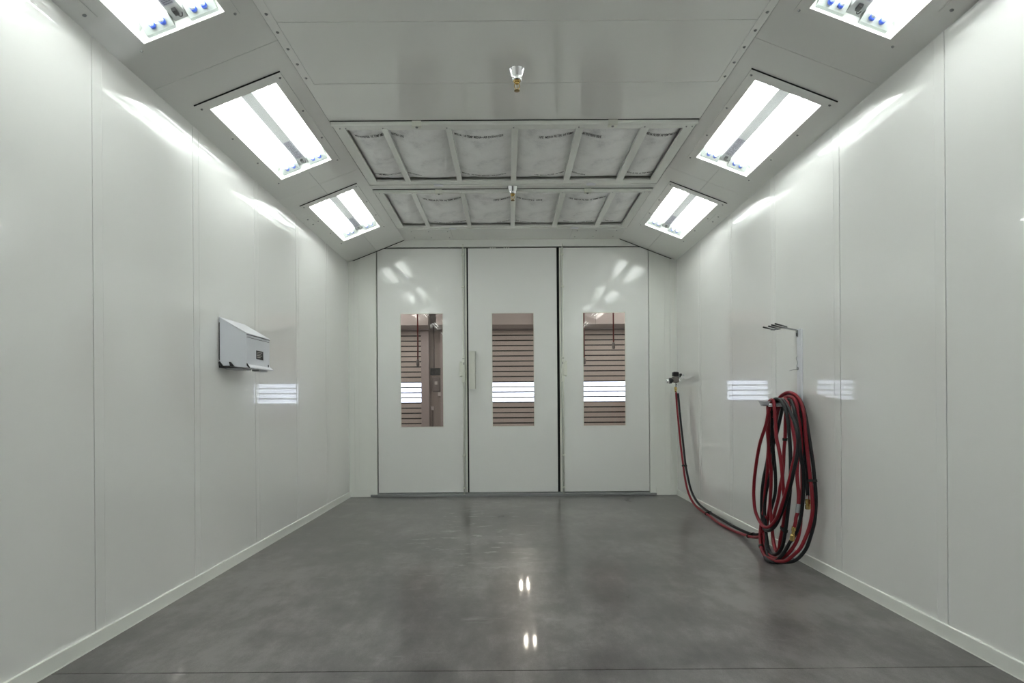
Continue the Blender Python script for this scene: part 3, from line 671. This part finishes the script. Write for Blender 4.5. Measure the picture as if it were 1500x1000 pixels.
# clips binding the pair
def nearest(chains, t):
    best = None
    for c in chains:
        cc = catmull(c, 7)
        for i in range(1, len(cc)-1):
            d = (cc[i]-t).length
            if best is None or d < best[0]: best = (d, cc[i], (cc[i+1]-cc[i-1]).normalized())
    return best[1], best[2]
for t in TIES:
    t = Vector(t)
    a, ta_ = nearest(RED, t); b_, tb_ = nearest(BLACK, t)
    if (b_-a).length > .06: b_ = a
    mb = MB(); mid = (a+b_)/2; d = b_-a; ax = ta_
    if d.length < 1e-4: d = ax.orthogonal()*.001
    d = d - ax*d.dot(ax); L = d.length/2; dn = d.normalized(); w = ax.cross(dn)
    m4 = Matrix((dn, ax, w)).transposed().to_4x4(); m4.translation = mid
    k = 16; ring0, ring1, in0, in1 = [], [], [], []
    for q in range(k):
        an = 2*PI*q/k; cx = math.cos(an); sx_ = math.sin(an)
        for lst, yy_, R_ in ((ring0, -.009, HR+.0045), (ring1, .009, HR+.0045)):
            lst.append(mb.bm.verts.new(m4 @ Vector((math.copysign(L, cx)+R_*cx, yy_, R_*sx_))))
    for q in range(k): mb.bm.faces.new((ring0[q], ring0[(q+1) % k], ring1[(q+1) % k], ring1[q]))
    mb.bm.faces.new(ring0[::-1]); mb.bm.faces.new(ring1)
    mb.xf(Matrix.Translation(-root.location)); mb.build('clip', M['gasket'], root)

# ------------------------------------------------------------------ regulator in the corner
root = empty('air_regulator', (2.19, 7.28, 1.47), 'black and chrome air regulator valve on the right wall in the corner, feeding the hoses', 'valve')
inv = Matrix.Translation((-2.19, -7.28, -1.47))
bp_('filter_bowl', lambda m: m.box(2.065, 2.135, 7.25, 7.32, 1.535, 1.585, bev=.006), M['black'])
bp_('valve_body', lambda m: (m.box(2.06, 2.14, 7.25, 7.32, 1.455, 1.53, bev=.012), m.tube([(2.10, 7.28, 1.45), (2.10, 7.28, 1.59)], .026, 12)), M['ctrl'])
def xl(m, prof, y_, z_):
    pts = [(x, y_, z_) for x, r_ in prof]; m.tube(pts, 0, 16, radii=[r_ for x, r_ in prof])
bp_('dial_knob', lambda m: xl(m, [(1.985, .028), (1.99, .034), (2.012, .034), (2.015, .02), (2.022, .02)], 7.275, 1.475), M['chrome'])
bp_('knob_collar', lambda m: xl(m, [(2.022, .036), (2.05, .036), (2.055, .024), (2.07, .024)], 7.275, 1.478), M['black'])
bp_('wall_pipe', lambda m: xl(m, [(2.13, .014), (2.203, .014)], 7.29, 1.53), M['grey_metal'])
bp_('gauge', lambda m: (xl(m, [(2.15, .014), (2.152, .024), (2.175, .024), (2.177, .012)], 7.28, 1.545)), M['black'])
bp_('gauge_face', lambda m: (m.tube([(2.175, 7.25, 1.520), (2.175, 7.235, 1.520)], .022, 16)), M['chrome'])
bp_('outlet', lambda m: (m.tube([(2.112, 7.285, 1.46), (2.112, 7.285, 1.425)], .020, 8), m.tube([(2.112, 7.285, 1.425), (2.112, 7.285, 1.395)], .015, 10)), M['chrome'])
bp_('brass_nut', lambda m: (m.tube([(2.105, 7.29, 1.40), (2.105, 7.29, 1.365)], .017, 6, smooth=False), m.tube([(2.105, 7.29, 1.367), (2.105, 7.29, 1.335)], .014, 8)), M['brass'])
bp_('wall_flange', lambda m: xl(m, [(2.192, .03), (2.2045, .03)], 7.29, 1.53), M['grey_metal'])
bp_('lever', lambda m: m.tube(catmull([(2.14, 7.28, 1.50), (2.155, 7.27, 1.485), (2.165, 7.26, 1.46)]), .006, 8), M['chrome'])

# ------------------------------------------------------------------ the workshop beyond the windows
D = 25.0
mb = MB()
mb.box(-12, -2.3, Y+.06, Y+.16, 0, 7.0); mb.box(2.4, 12, Y+.06, Y+.16, 0, 7.0); mb.box(-2.3, 2.4, Y+.061, Y+.16, 3.5, 7.0)
struct(mb.build('wall_shop_near', M['shopwall']))
mb = MB(); mb.box(-12.2, -12, Y+.06, 25.3, 0, 7); struct(mb.build('wall_shop_left', M['shopwall']))
mb = MB(); mb.box(12, 12.2, Y+.06, 25.3, 0, 7); struct(mb.build('wall_shop_right', M['shopwall']))
mb = MB(); mb.box(-12.2, 12.2, Y+.06, 25.5, 7, 7.2); struct(mb.build('ceiling_shop', M['shopdark']))
mb = MB()
mb.box(-12, -10.5, D+.1, D+.4, 0, 7); mb.box(-3.5, -2.72, D+.1, D+.4, 0, 7); mb.box(8.5, 12, D+.1, D+.4, 0, 7)
mb.box(-11.5, -3.5, D+.1, D+.4, 4.3, 7); mb.box(-2.72, 8.5, D+.1, D+.4, 4.3, 7)
struct(mb.build('wall_shop_far', M['shopwall']))
def roller(n, xa, xb, ga, gb, hx0, hx1):
    sl = MB(); se = MB(); vi = MB()
    p = .2221; z = 4.149 + p
    while z > .05:
        zt = z - .010; zb = max(z - p + .040, 0.02)
        vis = 1.2 < (zt+zb)/2 < 2.2
        (vi if vis else sl).box(xa, xb, D+.03, D+.05 if not vis else D+.036, zb, zt)
        se.box(xa, xb, D+.025, D+.06, zb-.050, zb)
        z -= p
    se.box(xa, xb, D+.03, D+.06, 0, .02)
    o = struct(sl.build('door_%d' % n, M['slat']))
    se.build('rubber_seal', M['gasket'], o); vi.build('clear_slat', M['acrylic'], o)
    for a, b in (ga, gb):
        mb = MB(); mb.box(a, b, D-.10, D+.1, 0, 4.5); g = mb.build('guide_rail', M['guide'], o)
    mb = MB(); mb.prism([(D+.1, 4.40), (D-.35, 4.40), (D-.55, 4.55), (D-.55, 5.6), (D+.1, 5.6)], 'x', hx0, hx1)
    mb.build('drum_hood', M['hood'], o)
    mb = MB()
    for x in (1.02, 3.7) if n == 5 else (-4.6,): mb.box(x-.006, x+.006, D-.556, D-.55, 4.55, 5.6)
    mb.build('hood_seam', M['ctrl'], o)
roller(4, -10.4, -3.73, (-10.6, -10.4), (-3.73, -3.40), -10.7, -3.36)
roller(5, -2.60, 8.3, (-2.90, -2.60), (8.3, 8.5), -3.02, 8.6)
o = MB().box(-.17, .17, -.09, 0, -.31, .31, bev=.02).build('control_box', M['ctrl'], None, (-3.10, D+.1, 2.08))
tag(o, 'brown grey control box on the pier between the two roller doors', 'control box')
MB().box(-.07, .05, -.093, -.09, -.02, .12).build('label', M['pale'], o)
o = MB().box(-.24, .22, -.03, 0, -.15, .15).build('wall_sign', M['gasket'], None, (-3.12, D+.1, 2.625)); tag(o, 'dark blank panel on the pier just above the control box', 'panel')
o = MB().box(-.075, .075, -.05, 0, -.09, .09, bev=.01).build('switch_box', M['pale'], None, (-2.97, D+.1, 1.65)); tag(o, 'small pale switch box just below the control box', 'switch')
o = MB().box(-.06, .06, -.03, 0, -.08, .08, bev=.01).build('outlet_box', M['pale'], None, (-3.28, D+.1, 1.05)); tag(o, 'small pale outlet box low on the pier between the roller doors', 'outlet')
for z0_, z1_, x, lab in ((2.79, 4.6, -3.2, 'thin conduit pipe running up the pier from the dark panel'), (0, .95, -3.27, 'thin conduit pipe running from the low outlet box to the floor')):
    o = MB().tube([(0, 0, 0), (0, 0, z1_-z0_)], .02, 8).build('conduit', M['ctrl'], None, (x, D+.078, z0_)); tag(o, lab, 'conduit')
# hanging pull cords
for x, y, zb_, lab in ((-2.33, 15, 2.25, 'dark red pull cord hanging in the workshop behind the left window'), (1.97, 15, 2.27, 'red pull cord hanging behind the left edge of the right window'), (2.73, 15, 2.66, 'dark red pull cord hanging behind the right half of the right window')):
    root = empty('pull_cord', (x, y, zb_), lab, 'cord', 'pull cords in the workshop')
    MB().tube([(0, 0, .12), (0, 0, 7-zb_)], .018, 8).build('cord', M['redcord'], root)
    MB().lathe([(.01, -.06), (.04, -.04), (.04, .08), (.02, .12)], 12).build('grip', M['ctrl'], root)
# hanging lamps
for x, y, z, lab in ((.535, 14.95, 4.87, 'twin workshop lamp, nearer of two, mirrored lower on the floor'), (.50, 19.6, 4.88, 'twin workshop lamp, farther of two, mirrored higher on the floor')):
    root = empty('workshop_lamp', (x, y, z), lab, 'light', 'hanging workshop lamps')
    MB().box(-.22, .22, -.12, .12, .08, .16, bev=.01).build('housing', M['ctrl'], root)
    MB().tube([(0, 0, .16), (0, 0, 7-z)], .012, 8).build('stem', M['ctrl'], root)
    for s in (-1, 1):
        MB().lathe([(.01, -.04), (.02, -.03), (.025, 0), (.02, .03), (.015, .08)], 14).build('bulb', M['shoplamp'], root, (s*.12, 0, 0))

# two rows of unseen strip lights, added on the roof to light the workshop
for x in (-6, 6):
    for y in (11, 17, 22):
        o = MB().box(-.08, .08, -1.2, 1.2, -.06, 0).build('added_strip_light', M['strip'], None, (x, y, 7.0))
        tag(o, 'added strip light on the workshop roof, out of view, %s of the %s row' % ({11: 'nearest', 17: 'middle', 22: 'farthest'}[y], 'left' if x < 0 else 'right'), 'light', 'added strip lights on the workshop roof')

# ------------------------------------------------------------------ sky, camera, view
w = bpy.data.worlds.new('daylight'); bpy.context.scene.world = w; w.use_nodes = True
bg = w.node_tree.nodes['Background']; bg.inputs['Color'].default_value = (.86, .92, 1, 1); bg.inputs['Strength'].default_value = 3.2
w.cycles.sampling_method = 'NONE'
cam = bpy.data.cameras.new('camera'); co = bpy.data.objects.new('camera', cam); C.objects.link(co)
cam.sensor_width = 36; cam.lens = 850*36/1500
cam.shift_x = (750-745.918)/1500; cam.shift_y = (591.704-500)/1500
cam.clip_start = .05; cam.clip_end = 300
yaw, roll = -.0015, -.0071
A = Matrix(((math.cos(yaw), math.sin(yaw), 0), (-math.sin(yaw), math.cos(yaw), 0), (0, 0, 1)))
R = Matrix(((math.cos(roll), 0, math.sin(roll)), (0, 1, 0), (-math.sin(roll), 0, math.cos(roll)))) @ A
m4 = Matrix((R[0], R[2], -R[1])).transposed().to_4x4(); m4.translation = (0, 0, CH)
co.matrix_world = m4
S = bpy.context.scene
S.camera = co
S.view_settings.view_transform = 'Standard'; S.view_settings.look = 'None'
S.cycles.diffuse_bounces = 10; S.cycles.max_bounces = 16
S.view_settings.exposure = .52; S.view_settings.gamma = 1; S.view_settings.use_curve_mapping = False
